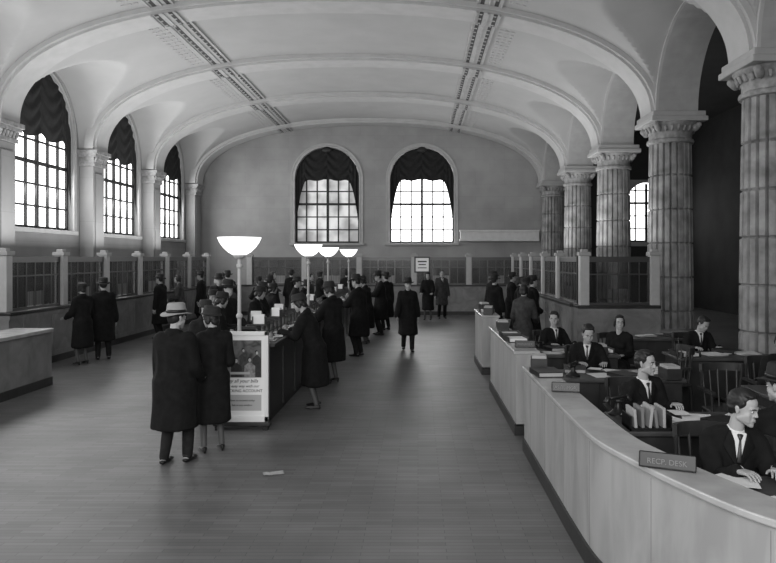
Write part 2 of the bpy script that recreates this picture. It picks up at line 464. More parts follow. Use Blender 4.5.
counter([(3.4,26.55),(3.4,15.5)],1.15,.45,'marble teller counter along the column arcade',M_tell,M_darkwood)
counter([(3.42,15.0),(5.2,15.0)],1.15,.4,'short marble counter return in front of a column',M_tell,M_darkwood)
counter([(-6.28,6.0),(-6.28,12.0)],.97,.6,'low pale stone counter with plain front',M_tell,M_ctop,frames=False)
def teller_screen():
    r=empty('teller_screen',(0,0,0),'bronze and glass teller screen on counter','screen',group='teller screens')
    mb=MB().box(.1,2.0,-.03,.03,1.15,1.2).box(.1,2.0,-.035,.035,2.08,2.2).box(.1,.14,-.03,.03,1.2,2.1).box(1.96,2.0,-.03,.03,1.2,2.1)
    for x in (.41,.72,1.04,1.36,1.67): mb.box(x-.012,x+.012,-.02,.02,1.2,2.1)
    mb.box(.1,2.0,-.02,.02,1.80,1.83)
    mb.obj('frame',M_metal,parent=r)
    MB().box(.14,.70,-.006,.006,1.2,2.08).box(.74,1.34,-.006,.006,1.5,2.08).box(1.38,1.96,-.006,.006,1.2,2.08).obj('glass',M_glass,parent=r)
    mb=MB()
    for k in range(9): mb.cyl((.78+k*.065,0,1.22),(.78+k*.065,0,1.5),.006,n=6)
    mb.obj('grille',M_metal,parent=r)
    return r
def screen_post():
    r=empty('screen_post',(0,0,0),'square pale stone post between teller screens','post',group='teller screen posts')
    MB().box(-.1,.1,-.1,.1,1.15,2.22).obj('shaft',M_post,parent=r,bevel=.01)
    MB().box(-.13,.13,-.13,.13,2.22,2.30).box(-.07,.07,-.07,.07,2.30,2.36).obj('cap',M_trim,parent=r,bevel=.01)
    return r
ts=teller_screen(); sp=screen_post()
first=[True,True]
def place(t,loc,rz):
    k=0 if t is ts else 1
    if first[k]: first[k]=False; t.location=loc; t.rotation_euler=(0,0,rz); return t
    return dup(t,loc,rz)
yy=13.2
while yy<26.6:
    place(sp,(-7.8,yy,0),0)
    if yy+2.1<26.8: place(ts,(-7.8,yy,0),math.pi/2)
    yy+=2.1
xx=-6.45
for k in range(5):
    place(sp,(xx,26.85,0),0); place(ts,(xx,26.85,0),0); xx+=2.1
yy=15.65
place(sp,(3.6,15.2,0),0)
for k in range(5):
    place(ts,(3.6,yy,0),math.pi/2); yy+=2.1; place(sp,(3.6,yy,0),0)
s_=dup(ts,(3.6,15.2,0),0); s_.scale=(.72,1,1)
place(sp,(5.12,15.2,0),0)
nf=empty('glow_pane_stand_in',(.16,26.72,1.15),'small framed pale notice standing in for a bright doorway window','glow_pane')  # pale panel put on the counter to stand for a bright doorway window
MB().box(-.30,.30,-.02,.02,.46,.51).box(-.30,.30,-.02,.02,1.02,1.07).box(-.30,-.25,-.02,.02,.51,1.02).box(.25,.30,-.02,.02,.51,1.02).box(-.03,.03,-.02,.02,.02,.46).box(-.2,.2,-.04,.04,0,.03).obj('frame',M_darkwood,parent=nf)
MB().box(-.25,.25,-.008,.008,.51,1.02).obj('glow_pane_sheet',mat('glow_pane_card',.75,.5,emit=.08),parent=nf)  # card gives off its own faint glow so the stand-in looks bright
MB().box(-.17,.17,-.011,-.008,.86,.91).box(-.14,.14,-.011,-.008,.75,.79).box(-.17,.17,-.011,-.008,.63,.66).obj('glow_pane_lines',M_black,parent=nf)

# ---------------------------------------------------------------- officers' counters
pth=catmull([(1.2,7.9),(1.2,6.6),(1.2,5.4),(1.22,4.75),(1.31,4.3),(1.45,3.8),(1.65,3.32),(2.0,2.95),(2.55,2.72),(3.4,2.65)],8)
pth=[(p.x,p.y) for p in pth]
counter(pth,.95,.24,'curved pale stone counter with thin top around the officers desks',M_cfront,M_ctop,panel=.85,name='curved_counter',frames=False,tt=.04,overh=.025)
counter([(1.2,11.6),(1.2,8.55)],1.03,.27,'straight pale stone counter section with gap beside it',M_cfront,M_ctop,panel=1.5,name='counter_section',frames=False,tt=.04,overh=.025)
counter([(1.2,14.7),(1.2,13.0)],1.1,.3,'short pale counter section near the tellers',M_cfront,M_ctop,panel=1.1,name='counter_section',frames=False,tt=.04,overh=.025)

def text_mesh(body,size,loc,rot,m,parent,name='lettering',align='CENTER',shear=0,depth=.001):
    cu=bpy.data.curves.new('t','FONT'); cu.body=body; cu.size=size; cu.align_x=align; cu.align_y='CENTER'; cu.extrude=depth; cu.shear=shear
    to=bpy.data.objects.new('t',cu); COL.objects.link(to)
    dg=bpy.context.evaluated_depsgraph_get(); me=bpy.data.meshes.new_from_object(to.evaluated_get(dg)); bpy.data.objects.remove(to)
    me.materials.clear(); me.materials.append(m)
    o=bpy.data.objects.new(name,me); COL.objects.link(o); o.parent=parent; o.location=loc; o.rotation_euler=rot
    return o
def nameplate(loc,rz,txt,w=.32,h=.09,ts=.5,label='black desk sign with dim lettering on the counter'):
    r=empty('desk_sign',loc,label,'sign',rz)
    MB().hull([((-w/2,0,.01),.008),((w/2,0,.01),.008),((-w/2,.02,h),.008),((w/2,.02,h),.008),((-w/2,.05,.01),.008),((w/2,.05,.01),.008)],q=1).obj('plate',M_black,parent=r)
    text_mesh(txt,h*ts,(0,-.0065,h*.52),(math.radians(78),0,0),M_letter,r)
    return r
nameplate((1.43,4.02,.952),math.radians(-24),'RECP. DESK',w=.30,h=.085)
nameplate((1.34,6.35,.952),math.radians(-12),'ASST. MGR.',w=.24,h=.08)
nameplate((1.36,8.9,1.032),math.radians(-8),'MANAGER',w=.24,h=.08)

# ---------------------------------------------------------------- writing desks, poster, lamps
def writing_desk(y0,y1,label):
    r=empty('writing_desk',(-2.3,y0,0),label,'desk'); L=y1-y0
    MB().box(-.46,.46,0,L,1.02,1.07).obj('desktop',M_darkwood,parent=r,bevel=.01)
    mb=MB().box(-.36,.36,.06,L-.06,.12,1.02)
    n=int(L/.9)
    for k in range(n+1):
        yy=.06+k*(L-.2)/n
        mb.box(-.38,.38,yy,yy+.08,.1,1.02)
    mb.box(-.375,.375,.06,L-.06,.9,1.0)
    mb.obj('cabinet',M_darkwood,parent=r)
    MB().box(-.33,.33,.1,L-.1,0,.12).obj('plinth',M_black,parent=r)
    mb=MB().box(-.09,.09,.5,L-.3,1.07,1.2)
    k=.5
    while k<L-.4:
        mb.box(-.1,.1,k,k+.02,1.07,1.24); k+=.3
    mb.obj('slip_rack',M_darkwood,parent=r)
    MB().box(-.42,-.12,.2,L-.2,1.071,1.078).box(.12,.42,.2,L-.2,1.071,1.078).obj('glass_top',mat('desk_glass',.05,.12),parent=r)
    return r
writing_desk(9.0,15.8,'long dark wood check-writing desk with glass top')
writing_desk(17.0,23.2,'second dark wood check-writing desk')
def inkstand(loc):
    r=empty('inkstand',loc,'small glass and metal inkstand with pen on the writing desk','inkstand',group='inkstands on the writing desk')
    MB().box(-.06,.06,-.09,.09,0,.02).obj('base',M_nickel,parent=r,bevel=.005)
    MB().lathe([(.035,.02),(.04,.03),(.04,.06),(.02,.07),(.022,.085)],n=14,c=(0,-.03,0)).obj('bottle',mat('ink_glass',.25,.1),parent=r,smooth=True)
    MB().cyl((0,.05,.02),(.03,.13,.16),.005,.003,n=8).obj('pen',M_black,parent=r)
    return r
ik0=inkstand((-2.0,9.5,1.078))
for (x,y) in [(-2.62,9.9),(-2.0,10.6),(-2.62,11.4),(-2.0,12.0),(-2.0,13.2),(-2.62,13.0),(-2.0,14.6),(-2.0,18.4),(-2.0,20)]: dup(ik0,(x,y,1.078),random.uniform(-.3,.3))
def sheet(loc,w=.2,h=.28,rz=0,m=M_paper,label='loose white paper sheet',name='paper_sheet',n=1):
    mb=MB()
    for k in range(n):
        a=random.uniform(-.1,.1) if n>1 else 0; c,s=math.cos(a),math.sin(a)
        vs=[]
        for z in (k*.002,k*.002+.0012):
            for (x,y) in ((-w/2,-h/2),(w/2,-h/2),(w/2,h/2),(-w/2,h/2)): vs.append((x*c-y*s,x*s+y*c,z))
        mb.add(vs,[(3,2,1,0),(4,5,6,7),(0,1,5,4),(1,2,6,5),(2,3,7,6),(3,0,4,7)])
    o=mb.obj(name,m,loc=loc,rot=(0,0,rz)); return top(o,label,'paper')
for k in range(26):
    sheet((random.choice([-2.0,-2.6,-2.05])+random.uniform(-.06,.06),9.3+k*.25,1.0785),.11,.19,random.uniform(-.6,.6),label='deposit slip lying on the writing desk',name='deposit_slip')
# upright calendar and slip holders on the desk
sh0=empty('slip_holder',(-2.2,9.7,1.24),'upright wooden holder with pale deposit slips on the desk','holder',group='slip holders on the desk')
MB().box(-.09,.09,-.05,.05,0,.02).box(-.09,-.08,-.05,.05,.02,.12).box(.08,.09,-.05,.05,.02,.12).box(-.08,.08,.03,.05,.02,.12).obj('box_body',M_midwood,parent=sh0)
MB().box(-.075,.075,-.03,.02,.02,.15).obj('slips',M_paper,parent=sh0)
for (x,y) in [(-2.38,10.3),(-2.22,11.0),(-2.36,11.9),(-2.22,12.7),(-2.35,13.6),(-2.3,15.1),(-2.3,19.0),(-2.3,20.8)]: dup(sh0,(x,y,1.24),random.uniform(-.4,.4))
mb=MB(); vs=[]; nn=9
for j in range(nn):
    for i in range(nn):
        x=-.1+.2*i/(nn-1); y=-.05+.1*j/(nn-1); vs.append((x+.01*math.sin(j*2.1),y+.008*math.sin(i*1.7),.008+.012*abs(noise.noise(Vector((x*20,y*30,1))))))
mb.add(vs,[(j*nn+i,j*nn+i+1,(j+1)*nn+i+1,(j+1)*nn+i) for j in range(nn-1) for i in range(nn-1)])
top(mb.obj('paper_scrap',M_paper2,loc=(-1.45,7.03,0),rot=(0,0,.3)),'crumpled pale paper scrap dropped on the floor','paper')
pr=empty('poster_stand',(-2.225,8.86,0),'framed advertising poster standing at the end of the desk','poster')
MB().box(-.335,-.285,-.03,.03,.1,1.24).box(.285,.335,-.03,.03,.1,1.24).box(-.335,.335,-.03,.03,1.19,1.24).box(-.335,.335,-.03,.03,.1,.17).obj('frame',M_shirt,parent=pr,bevel=.004)
MB().box(-.36,.36,-.05,.07,.05,.1).obj('base',M_darkwood,parent=pr,bevel=.01)
mbf=MB()
for x in(-.3,.3): mbf.box(x-.03,x+.03,-.06,.08,0,.05)
mbf.obj('foot',M_black,parent=pr)
MB().box(-.285,.285,-.012,.0,.17,1.19).obj('poster_sheet',M_paper,parent=pr)
MB().box(-.245,.245,-.016,-.012,.66,1.13).obj('picture_background',mat('poster_photo',.10,.5,.8,7,dist=1),parent=pr)
figs=[(-.18,.95,.9,0),(-.07,.87,1.2,1),(.02,1.0,.9,0),(.10,.88,1.2,1),(.19,.97,1.0,0)]
for i,(x,z,s,k) in enumerate(figs):
    yb=-.0165-.0006*k
    bx=lambda v:max(-.237,min(.237,v))
    MB().hull([((x,yb,z-.035),(.014,.0006,.01)),((bx(x-.05*s),yb,z-.075),(.008,.0006,.008)),((bx(x+.05*s),yb,z-.075),(.008,.0006,.008)),((bx(x-.055*s),yb,.67),(.004,.0006,.005)),((bx(x+.055*s),yb,.67),(.004,.0006,.005))]).obj('picture_figure',mat('poster_fig%d'%(i%3),[.20,.02,.05][i%3],.6,.5,30),parent=pr)
    MB().hull([((bx(x-.006),yb-.0006,z+.010),(.021*s,.0006,.026*s))]).obj('picture_hair',M_black,parent=pr)
    MB().hull([((x,yb-.0012,z),(.015*s,.0006,.020*s))]).obj('picture_face',mat('poster_face',.38,.6),parent=pr)
MB().box(-.15,.10,-.0192,-.0182,.70,.73).obj('picture_paper',M_paper2,parent=pr)
text_mesh('Pay all your bills',.062,(0,-.0135,.615),(math.pi/2,0,0),M_black,pr,shear=.3)
text_mesh('the easy way with our',.048,(0,-.0135,.55),(math.pi/2,0,0),M_black,pr,shear=.3)
text_mesh('CHECKING ACCOUNT',.05,(0,-.0135,.49),(math.pi/2,0,0),M_black,pr)
MB().box(-.245,.245,-.0135,-.012,.24,.44).obj('printed_panel',M_paper2,parent=pr)
text_mesh('Open an account today',.034,(0,-.015,.37),(math.pi/2,0,0),M_black,pr)
text_mesh('Ask at any window',.034,(0,-.015,.31),(math.pi/2,0,0),M_black,pr)
def torchere(loc,h=1.36):
    r=empty('desk_lamp',loc,'tall pale torchere lamp with white glass uplight bowl on the desk','lamp',group='torchere lamps')
    MB().lathe([(.13,0),(.13,.02),(.09,.04),(.05,.07),(.03,.1)],n=24).obj('base',M_metal,parent=r,smooth=True,sharp=.6)
    MB().lathe([(.026,.08),(.026,.3),(.042,.32),(.042,.35),(.024,.37),(.024,h-.40),(.04,h-.38),(.04,h-.35),(.024,h-.34),(.024,h-.24)],n=14).obj('pole',M_pole,parent=r,smooth=True,sharp=.6)
    MB().lathe([(.03,h-.225),(.09,h-.215),(.15,h-.18),(.21,h-.12),(.255,h-.055),(.28,h-.0),(.283,h+.012),(.273,h+.012),(.242,h-.05),(.2,h-.11),(.14,h-.17),(.08,h-.202),(.03,h-.21)],n=32).obj('shade',M_lampglow,parent=r,smooth=True)
    MB().lathe([(.02,h-.28),(.06,h-.26),(.085,h-.225),(.08,h-.212)],n=20).obj('shade_holder',M_pole,parent=r,smooth=True)
    return r
LAMPS=[(-2.36,9.25),(-2.24,14.3),(-2.34,18.2),(-2.2,22.2)]
t0=torchere((-2.36,9.25,1.07))
for (x,y) in LAMPS[1:]: dup(t0,(x,y,1.07))

# ---------------------------------------------------------------- office furniture
def desk_proto():
    r=empty('office_desk',(0,0,0),'dark wooden pedestal desk for bank officer','desk',group='officers desks')
    MB().box(-.72,.72,-.38,.38,.72,.76).obj('desktop',M_midwood,parent=r,bevel=.01)
    for sx in(-1,1):
        x0,x1=(-.68,-.28) if sx<0 else (.28,.68)
        p=MB().box(x0,x1,-.34,.34,0.0,.72).obj('pedestal',M_darkwood,parent=r,bevel=.005)
        for k in range(3):
            d=MB().box(x0+.03,x1-.03,.34,.355,.1+k*.2,.28+k*.2).obj('drawer',M_midwood,parent=p)
            MB().cyl(((x0+x1)/2-.05,.375,.19+k*.2),((x0+x1)/2+.05,.375,.19+k*.2),.008,n=8).obj('handle',M_nickel,parent=d)
    MB().box(-.28,.28,-.32,-.30,.2,.72).obj('modesty_panel',M_darkwood,parent=r)
    return r
dk=desk_proto()
desks=[(2.38,4.16),(2.42,6.05),(2.40,8.5),(2.22,10.5),(4.3,7.4),(4.4,10.2),(4.0,5.4),(4.3,12.6)]
dk.location=(desks[0][0],desks[0][1],0)
for d in desks[1:]: dup(dk,(d[0],d[1],0))
def chair_proto():
    r=empty('office_chair',(0,0,0),'dark wooden slat-back office armchair','chair',group='office armchairs')
    MB().hull([((-.2,-.2,.44),.02),((.2,-.2,.44),.02),((-.23,.22,.44),.02),((.23,.22,.44),.02)],q=1).obj('seat',M_darkwood,parent=r)
    for (x,y) in((-.21,.2),(.21,.2),(-.19,-.2),(.19,-.2)):
        MB().cyl((x*1.1,y*1.1,0),(x,y,.44),.017,.022,n=10).obj('leg',M_darkwood,parent=r,smooth=True,sharp=.6)
    mb=MB(); 
    pts=[(-.24,-.16),(-.2,-.23),(-.1,-.27),(0,-.285),(.1,-.27),(.2,-.23),(.24,-.16)]
    cp=catmull(pts,4)
    mb.sweep([(p.x,p.y) for p in cp],[(-.012,.86),(.02,.86),(.025,.95),(-.01,.95)])
    for k in range(1,6):
        x,y=pts[k]; mb.cyl((x*.9,y+.05,.45),(x,y,.88),.012,n=8)
    mb.obj('backrest',M_darkwood,parent=r)
    for s in(-1,1):
        MB().box(s*.25-.025,s*.25+.025,-.2,.2,.66,.69).cyl((s*.24,.15,.44),(s*.25,.15,.67),.014,n=8).cyl((s*.22,-.2,.67),(s*.235,-.17,.88),.016,n=8).obj('armrest',M_darkwood,parent=r)
    return r
ch=chair_proto()
ch.location=(3.35,6.5,0); ch.rotation_euler=(0,0,math.radians(70))
CH=[(2.12,4.95,180),(2.14,6.92,175),(2.3,9.6,180),(2.18,11.6,180),(3.2,11.25,200),(2.66,4.95,-10),(3.5,7.9,180),(4.3,8.5,180),(4.3,6.4,0),(4.4,11.25,185),(3.5,9.7,90),(5.0,9.1,120)]
for (x,y,a) in CH: dup(ch,(x,y,0),math.radians(a))
def phone(loc,rz):
    r=empty('telephone',loc,'black desk telephone with cradle handset','telephone',rz,group='desk telephones')
    MB().lathe([(.085,0),(.085,.015),(.06,.03),(.03,.06),(.025,.11),(.05,.125)],n=20).obj('base',M_black,parent=r,smooth=True,sharp=.7)
    MB().cyl((-.11,0,.155),(.11,0,.155),.012,n=10).hull([((-.11,0,.15),(.025,.025,.02)),((-.125,0,.125),(.03,.03,.01))]).hull([((.11,0,.15),(.025,.025,.02)),((.125,0,.125),(.03,.03,.01))]).obj('handset',M_black,parent=r,smooth=True)
    MB().box(-.05,-.03,-.01,.01,.12,.15).box(.03,.05,-.01,.01,.12,.15).obj('cradle',M_black,parent=r)
    return r
ph=phone((1.80,6.3,.76),.4)
for (x,y,z,a) in [(1.85,8.35,.76,1.0),(1.75,10.4,.76,.2),(3.9,7.3,.76,.9),(2.9,4.3,.76,.4),(3.5,5.3,.76,.3)]: dup(ph,(x,y,z),a)
cr_=empty('folder_rack',(1.90,5.82,.76),'wire rack holding upright folders on a desk','rack')
MB().box(-.17,.17,-.12,.12,0,.02).box(-.17,-.16,-.12,.12,0,.12).box(.16,.17,-.12,.12,0,.12).obj('frame',M_black,parent=cr_)
for k in range(5):
    x=-.12+k*.058
    f=top(MB().box(-.012,.012,-.11,.11,0,.15+.012*(k%3)).obj('file_folder',M_paper3 if k%2 else M_paper2,loc=(1.90+x,5.82,.782),rot=(0,random.uniform(-.15,.15),0),bevel=.003),'upright file folder in a desk rack','folder','folders in desk rack')
for (x,y,w,h,a,n) in [(2.0,3.98,.3,.2,.3,4),(2.3,4.02,.28,.22,-.2,3),(2.7,4.0,.24,.32,.2,6),(1.85,4.28,.2,.15,-.4,2),(2.2,6.05,.22,.3,.4,3),(2.45,6.15,.25,.3,-.3,5),(2.8,6.0,.25,.3,.1,8),(2.2,8.4,.25,.3,.2,3),(2.6,8.5,.25,.3,-.2,8),(2.0,10.4,.25,.3,.2,3),(2.4,10.5,.22,.3,0,8),(4.1,7.3,.3,.3,.2,9),(4.6,7.4,.3,.3,-.3,5),(4.3,10.2,.3,.3,.2,9),(4.8,10.2,.25,.3,.5,12),(3.9,5.4,.3,.22,.5,5),(4.3,5.5,.22,.3,-.3,9),(3.7,5.2,.2,.28,.1,2),(4.1,12.6,.3,.25,.1,9)]:
    sheet((x,y,.7615),w,h,a,n=n,label='small stack of white papers on a desk',name='paper_stack')
for (dx,dy) in desks:
    for k in range(5):
        sheet((dx+random.uniform(-.55,.55),dy+random.uniform(-.24,.24),.785+.002*k),random.uniform(.1,.2),random.uniform(.14,.26),random.uniform(-1,1),m=random.choice([M_paper,M_paper2,M_paper]),label='loose sheet lying on a papered desk')
def tray(loc,rz):
    r=empty('letter_tray',loc,'dark wooden letter tray holding paper','tray',rz,group='letter trays')
    MB().box(-.14,.14,-.18,.18,0,.01).box(-.14,-.13,-.18,.18,0,.07).box(.13,.14,-.18,.18,0,.07).box(-.14,.14,.17,.18,0,.07).obj('tray_body',M_darkwood,parent=r)
    MB().box(-.12,.12,-.16,.16,.01,.05).obj('paper_pile',M_paper,parent=r)
    return r
tr=tray((2.97,6.3,.76),.1)
for (x,y,z,a) in [(2.97,4.0,.76,.1),(2.93,8.6,.76,0),(2.75,10.5,.76,.1),(3.85,10.1,.76,.2),(1.34,10.2,1.03,.0),(1.35,13.8,1.1,0),(1.34,9.6,1.03,.1),(4.9,7.2,.76,.1),(4.55,5.2,.76,0)]: dup(tr,(x,y,z),a)
def ledger(loc,rz):
    r=empty('ledger_book',loc,'thick dark bound ledger lying on a desk','book',rz,group='ledgers on the desks')
    MB().box(-.13,.13,-.18,.18,0,.006).box(-.13,.13,-.18,.18,.044,.05).box(-.135,-.125,-.18,.18,0,.05).obj('cover',M_black,parent=r)
    MB().box(-.125,.12,-.17,.17,.006,.044).obj('pages',M_paper2,parent=r)
    return r
lg=ledger((2.6,5.85,.765),.5)
for (x,y,z,a) in [(3.0,5.85,.765,.1),(2.45,8.25,.765,.4),(1.95,8.7,.765,-.2),(2.1,10.7,.765,.2),(4.4,7.65,.765,.3),(3.95,7.6,.765,-.3),(4.6,10.4,.765,.6),(4.1,5.2,.765,1.2),(4.6,12.5,.765,.2),(1.34,7.3,.955,.1),(1.34,9.95,1.035,.1)]: dup(lg,(x,y,z),a)
ci=empty('card_box',(1.34,11.1,1.03),'dark card index box on the counter','box',group='card boxes')
MB().box(-.09,.09,-.14,.14,0,.13).obj('box_body',M_darkwood,parent=ci,bevel=.006)
MB().box(-.075,.075,-.12,.12,.13,.16).obj('cards',M_paper2,parent=ci)
for (x,y,z) in [(1.34,13.3,1.1),(1.36,14.4,1.1),(1.33,7.7,.95),(2.95,8.2,.76),(2.65,10.2,.76)]: dup(ci,(x,y,z),random.uniform(-.2,.2))
cb=empty('filing_cabinet',(6.9,13.6,0),'dark metal filing cabinet against the aisle','cabinet',group='filing cabinets')
MB().box(-.25,.25,-.3,.3,0,1.35).obj('body',M_black,parent=cb,bevel=.01)
for k in range(4):
    d=MB().box(-.22,.22,-.32,-.3,.06+k*.32,.34+k*.32).obj('drawer',M_darkwood,parent=cb)
    MB().cyl((-.06,-.34,.22+k*.32),(.06,-.34,.22+k*.32),.01,n=8).obj('handle',M_nickel,parent=d)
for k in range(1,6): dup(cb,(6.9+.55*k,13.6,0))

# ---------------------------------------------------------------- people
def remesh(mb,voxel,name,m,smooth_it=4,disp=0,dscale=(12,12,3)):
    me=mb.mesh('tmp',m); o=bpy.data.objects.new('tmp',me); COL.objects.link(o)
    r=o.modifiers.new('r','REMESH'); r.mode='VOXEL'; r.voxel_size=voxel; r.use_smooth_shade=True
    s=o.modifiers.new('s','SMOOTH'); s.factor=.5; s.iterations=smooth_it
    dg=bpy.context.evaluated_depsgraph_get(); out=bpy.data.meshes.new_from_object(o.evaluated_get(dg))
    bpy.data.objects.remove(o); bpy.data.meshes.remove(me)
    out.name=name
    if disp:
        n=len(out.vertices); co=np.empty(n*3); out.vertices.foreach_get('co',co); co=co.reshape(-1,3)
        no=np.empty(n*3); out.vertices.foreach_get('normal',no); no=no.reshape(-1,3)
        d=np.array([noise.noise(Vector((c[0]*dscale[0],c[1]*dscale[1],c[2]*dscale[2])))+.5 for c in co])*disp
        co=co+no*d[:,None]; out.vertices.foreach_set('co',co.ravel()); out.update()
    if not out.materials: out.materials.append(m)
    out.polygons.foreach_set('use_smooth',[True]*len(out.polygons))
    return out
def ik(a,b,l1,l2,hint):
    d=b-a; L=d.length; mx=(l1+l2)*.999
    if L>mx: b=a+d*(mx/L); d=b-a; L=mx
    u=d/L; x=(l1*l1-l2*l2+L*L)/(2*L); h=math.sqrt(max(0,l1*l1-x*x)); p=hint-u*hint.dot(u)
    if p.length<1e-5: p=u.orthogonal()
    return a+u*x+p.normalized()*h,b
V=Vector
def person(loc,yaw,H=1.75,lean=0.0,seated=False,hands=None,feet=None,head=(0,0),coat='overcoat',cm=M_coatK,tm=M_coatD,hat=None,hatm=M_hatK,hair=M_hair,female=False,det=1,label='person',shirt=False,hemz=.48,bald=False,group=None,pelv=None,side_lean=0,bulk=1.08):
    s=H/1.75
    q=2; vox=.0062 if det>=2 else (.0095 if det==1 else .018); cv=.012 if det>=2 else (.016 if det==1 else .024)
    w=.92 if female else 1.0
    P=V((0,0,.535 if seated else .925)) if pelv is None else V(pelv)
    R=Matrix.Rotation(side_lean,3,'Y')@Matrix.Rotation(-lean,3,'X')
    T=lambda x,y,z: P+R@V((x*w,y,z))
    if feet is None: feet=[(-.11,.0,.08),(.11,.03,.08)] if not seated else [(-.13,.46,.08),(.13,.40,.08)]
    if hands is None: hands=[(-.26,.03,.80),(.26,.05,.80)] if not seated else [(-.18,.38,.84),(.18,.38,.84)]
    hint_k=V((0,1,.15)) if not seated else V((0,.3,1))
    skin=MB(); E=skin.hull
    E([(T(-.125,-.01,.44),.05),(T(.125,-.01,.44),.05),(T(0,-.01,.34),(.14*w,.09,.1),R)],q)
    E([(T(0,-.01,.34),(.14*w,.09,.1),R),(T(0,0,.12),(.12*w,.085,.08),R)],q)
    E([(T(0,0,.12),(.12*w,.085,.08),R),(P,(.145*w,.10,.09))],q)
    piv=T(0,.005,.575); RH=Matrix.Rotation(head[0],3,'Z')@Matrix.Rotation(-(lean*.35+head[1]),3,'X')
    HS=1.04
    Hc=piv+RH@V((0,.02,.138))
    Hh=lambda x,y,z: Hc+RH@V((x*HS*1.03,y*HS,z*HS))
    E([(T(0,-.005,.48),.056),(Hh(0,-.022,-.05),.050)],q)
    E([(Hh(0,-.015,.030),(.076,.094,.088),RH)],3)
    E([(Hh(0,.018,.045),(.063,.063,.052),RH),(Hh(0,.022,-.025),(.060,.053,.048),RH)],3)
    E([(Hh(0,.030,-.04),(.048,.050,.037),RH),(Hh(0,.070,-.098),(.020,.017,.015),RH),(Hh(-.048,.0,-.062),.017),(Hh(.048,0,-.062),.017)],q)
    for k in(-1,1):
        E([(Hh(k*.038,.050,-.03),(.020,.018,.016),RH),(Hh(k*.024,.060,-.07),(.018,.014,.016),RH),(Hh(k*.045,.01,-.055),.018)],q)
        E([(Hh(k*.040,.070,.020),(.012,.010,.007),RH),(Hh(k*.012,.080,.018),(.010,.008,.007),RH)],q)
        E([(Hh(k*.011,.084,-.030),(.0075,.010,.0065),RH)],q)
        E([(Hh(k*.074,-.010,.006),(.007,.016,.018),RH),(Hh(k*.070,-.004,-.03),(.006,.010,.009),RH)],q)
        E([(Hh(k*.040,.058,-.026),(.016,.014,.014),RH),(Hh(k*.030,.060,-.050),(.016,.015,.014),RH)],q)
    E([(Hh(0,.078,.012),(.007,.008,.008),RH),(Hh(0,.097,-.026),(.0085,.008,.008),RH),(Hh(0,.080,-.032),(.010,.008,.006),RH)],q)
    E([(Hh(-.018,.078,-.058),(.006,.008,.005),RH),(Hh(.018,.078,-.058),(.006,.008,.005),RH),(Hh(0,.086,-.057),(.008,.006,.005),RH)],q)
    E([(Hh(-.014,.078,-.069),(.006,.008,.005),RH),(Hh(.014,.078,-.069),(.006,.008,.005),RH),(Hh(0,.083,-.069),(.008,.006,.006),RH)],q)
    sh=[]; kn=[]; el=[]; wr=[]; ank=[]
    fingers=MB()
    for i,k in enumerate((-1,1)):
        S=T(k*.165,-.005,.458); W=V(hands[i]); e,W=ik(S,W,.29,.255,V((k*.35,-.6,-.85)))
        sh.append(S); el.append(e); wr.append(W)
        E([(S,.045),(e,.038)],q); E([(e,.038),(W,.027)],q)
        hd=(W-e).normalized()
        if W.z<P.z-.02 and not seated: back=V((k,0,0))
        else:
            back=V((0,0,1)); hd=(hd+V((0,0,-hd.z*.85))).normalized() if abs(hd.z)<.9 else hd
        back=(back-hd*back.dot(hd)); back=back.normalized() if back.length>1e-3 else hd.orthogonal().normalized()
        sd=hd.cross(back).normalized(); th=sd*(-k)
        E([(W-sd*.02,.018),(W+sd*.02,.018),(W+hd*.085-sd*.034,.012),(W+hd*.085+sd*.034,.012)],q)
        for j,(o,l) in enumerate([(.033,.066),(.011,.078),(-.011,.072),(-.033,.056)]):
            b0=W+hd*.082+th*o; c0_=b0-hd*.02; ang=[.15+.06*j,.45,.45]; rr=[.0092,.0084,.0076,.0065]
            pp=b0; fingers.hull([(c0_,rr[0]),(b0,rr[0])],1)
            tot=0
            for g in range(3):
                tot+=ang[g]; d=hd*math.cos(tot)-back*math.sin(tot); nx_=pp+d*(l*[.45,.32,.23][g]*1.1)
                fingers.hull([(pp,rr[g]),(nx_,rr[g+1])],1); pp=nx_
        b0=W+hd*.02+th*.022; p1=b0+(hd*.6+th*.75-back*.25).normalized()*.042; p2=p1+(hd*.9+th*.3-back*.3).normalized()*.032
        fingers.hull([(b0,.013),(p1,.0105)],1); fingers.hull([(p1,.0105),(p2,.008)],1)
        J=P+V((k*.09*w,0,-.02)); F=V(feet[i]); kk,F=ik(J,F,.43,.425,hint_k)
        kn.append(kk); ank.append(F)
        E([(J,.075),(kk,.050)],q); E([(kk,.050),(F,.036)],q)
        E([(F+V((0,-.02,-.035)),(.034,.04,.03)),(F+V((k*.01,.13,-.055)),(.034,.05,.016))],q)
    me=remesh(skin,vox,'person_body',M_skin,2)
    fm=fingers.mesh('f',M_skin,True); bm=bmesh.new(); bm.from_mesh(me); bm.from_mesh(fm)
    for f in bm.faces: f.smooth=True
    bm.to_mesh(me); bm.free(); bpy.data.meshes.remove(fm)
    if female:
        me.materials.append(M_stock)
        for p in me.polygons:
            if p.center.z<.7 and abs(p.center.y)<.35 and not seated: p.material_index=1
    o=bpy.data.objects.new('person',me); COL.objects.link(o); o.location=(loc[0],loc[1],0 if len(loc)<3 else loc[2]); o.rotation_euler=(0,0,yaw); o.scale=(s,s,s)
    top(o,label,'person',group)
    def part(mesh_,name):
        c=bpy.data.objects.new(name,mesh_); COL.objects.link(c); c.parent=o; return c
    mb=MB(); C=mb.hull; g=.0 if not female else -.01
    B=bulk if coat=='overcoat' else 1.0
    C([(T(-.158,-.005,.462),.072*B+g),(T(.158,-.005,.462),.072*B+g),(T(0,.0,.36),(.178*w*B,.128*B,.1),R)],q)
    C([(T(0,-.022,.535),(.058,.050,.018),R),(T(-.12,-.01,.495),.055),(T(.12,-.01,.495),.055)],q)
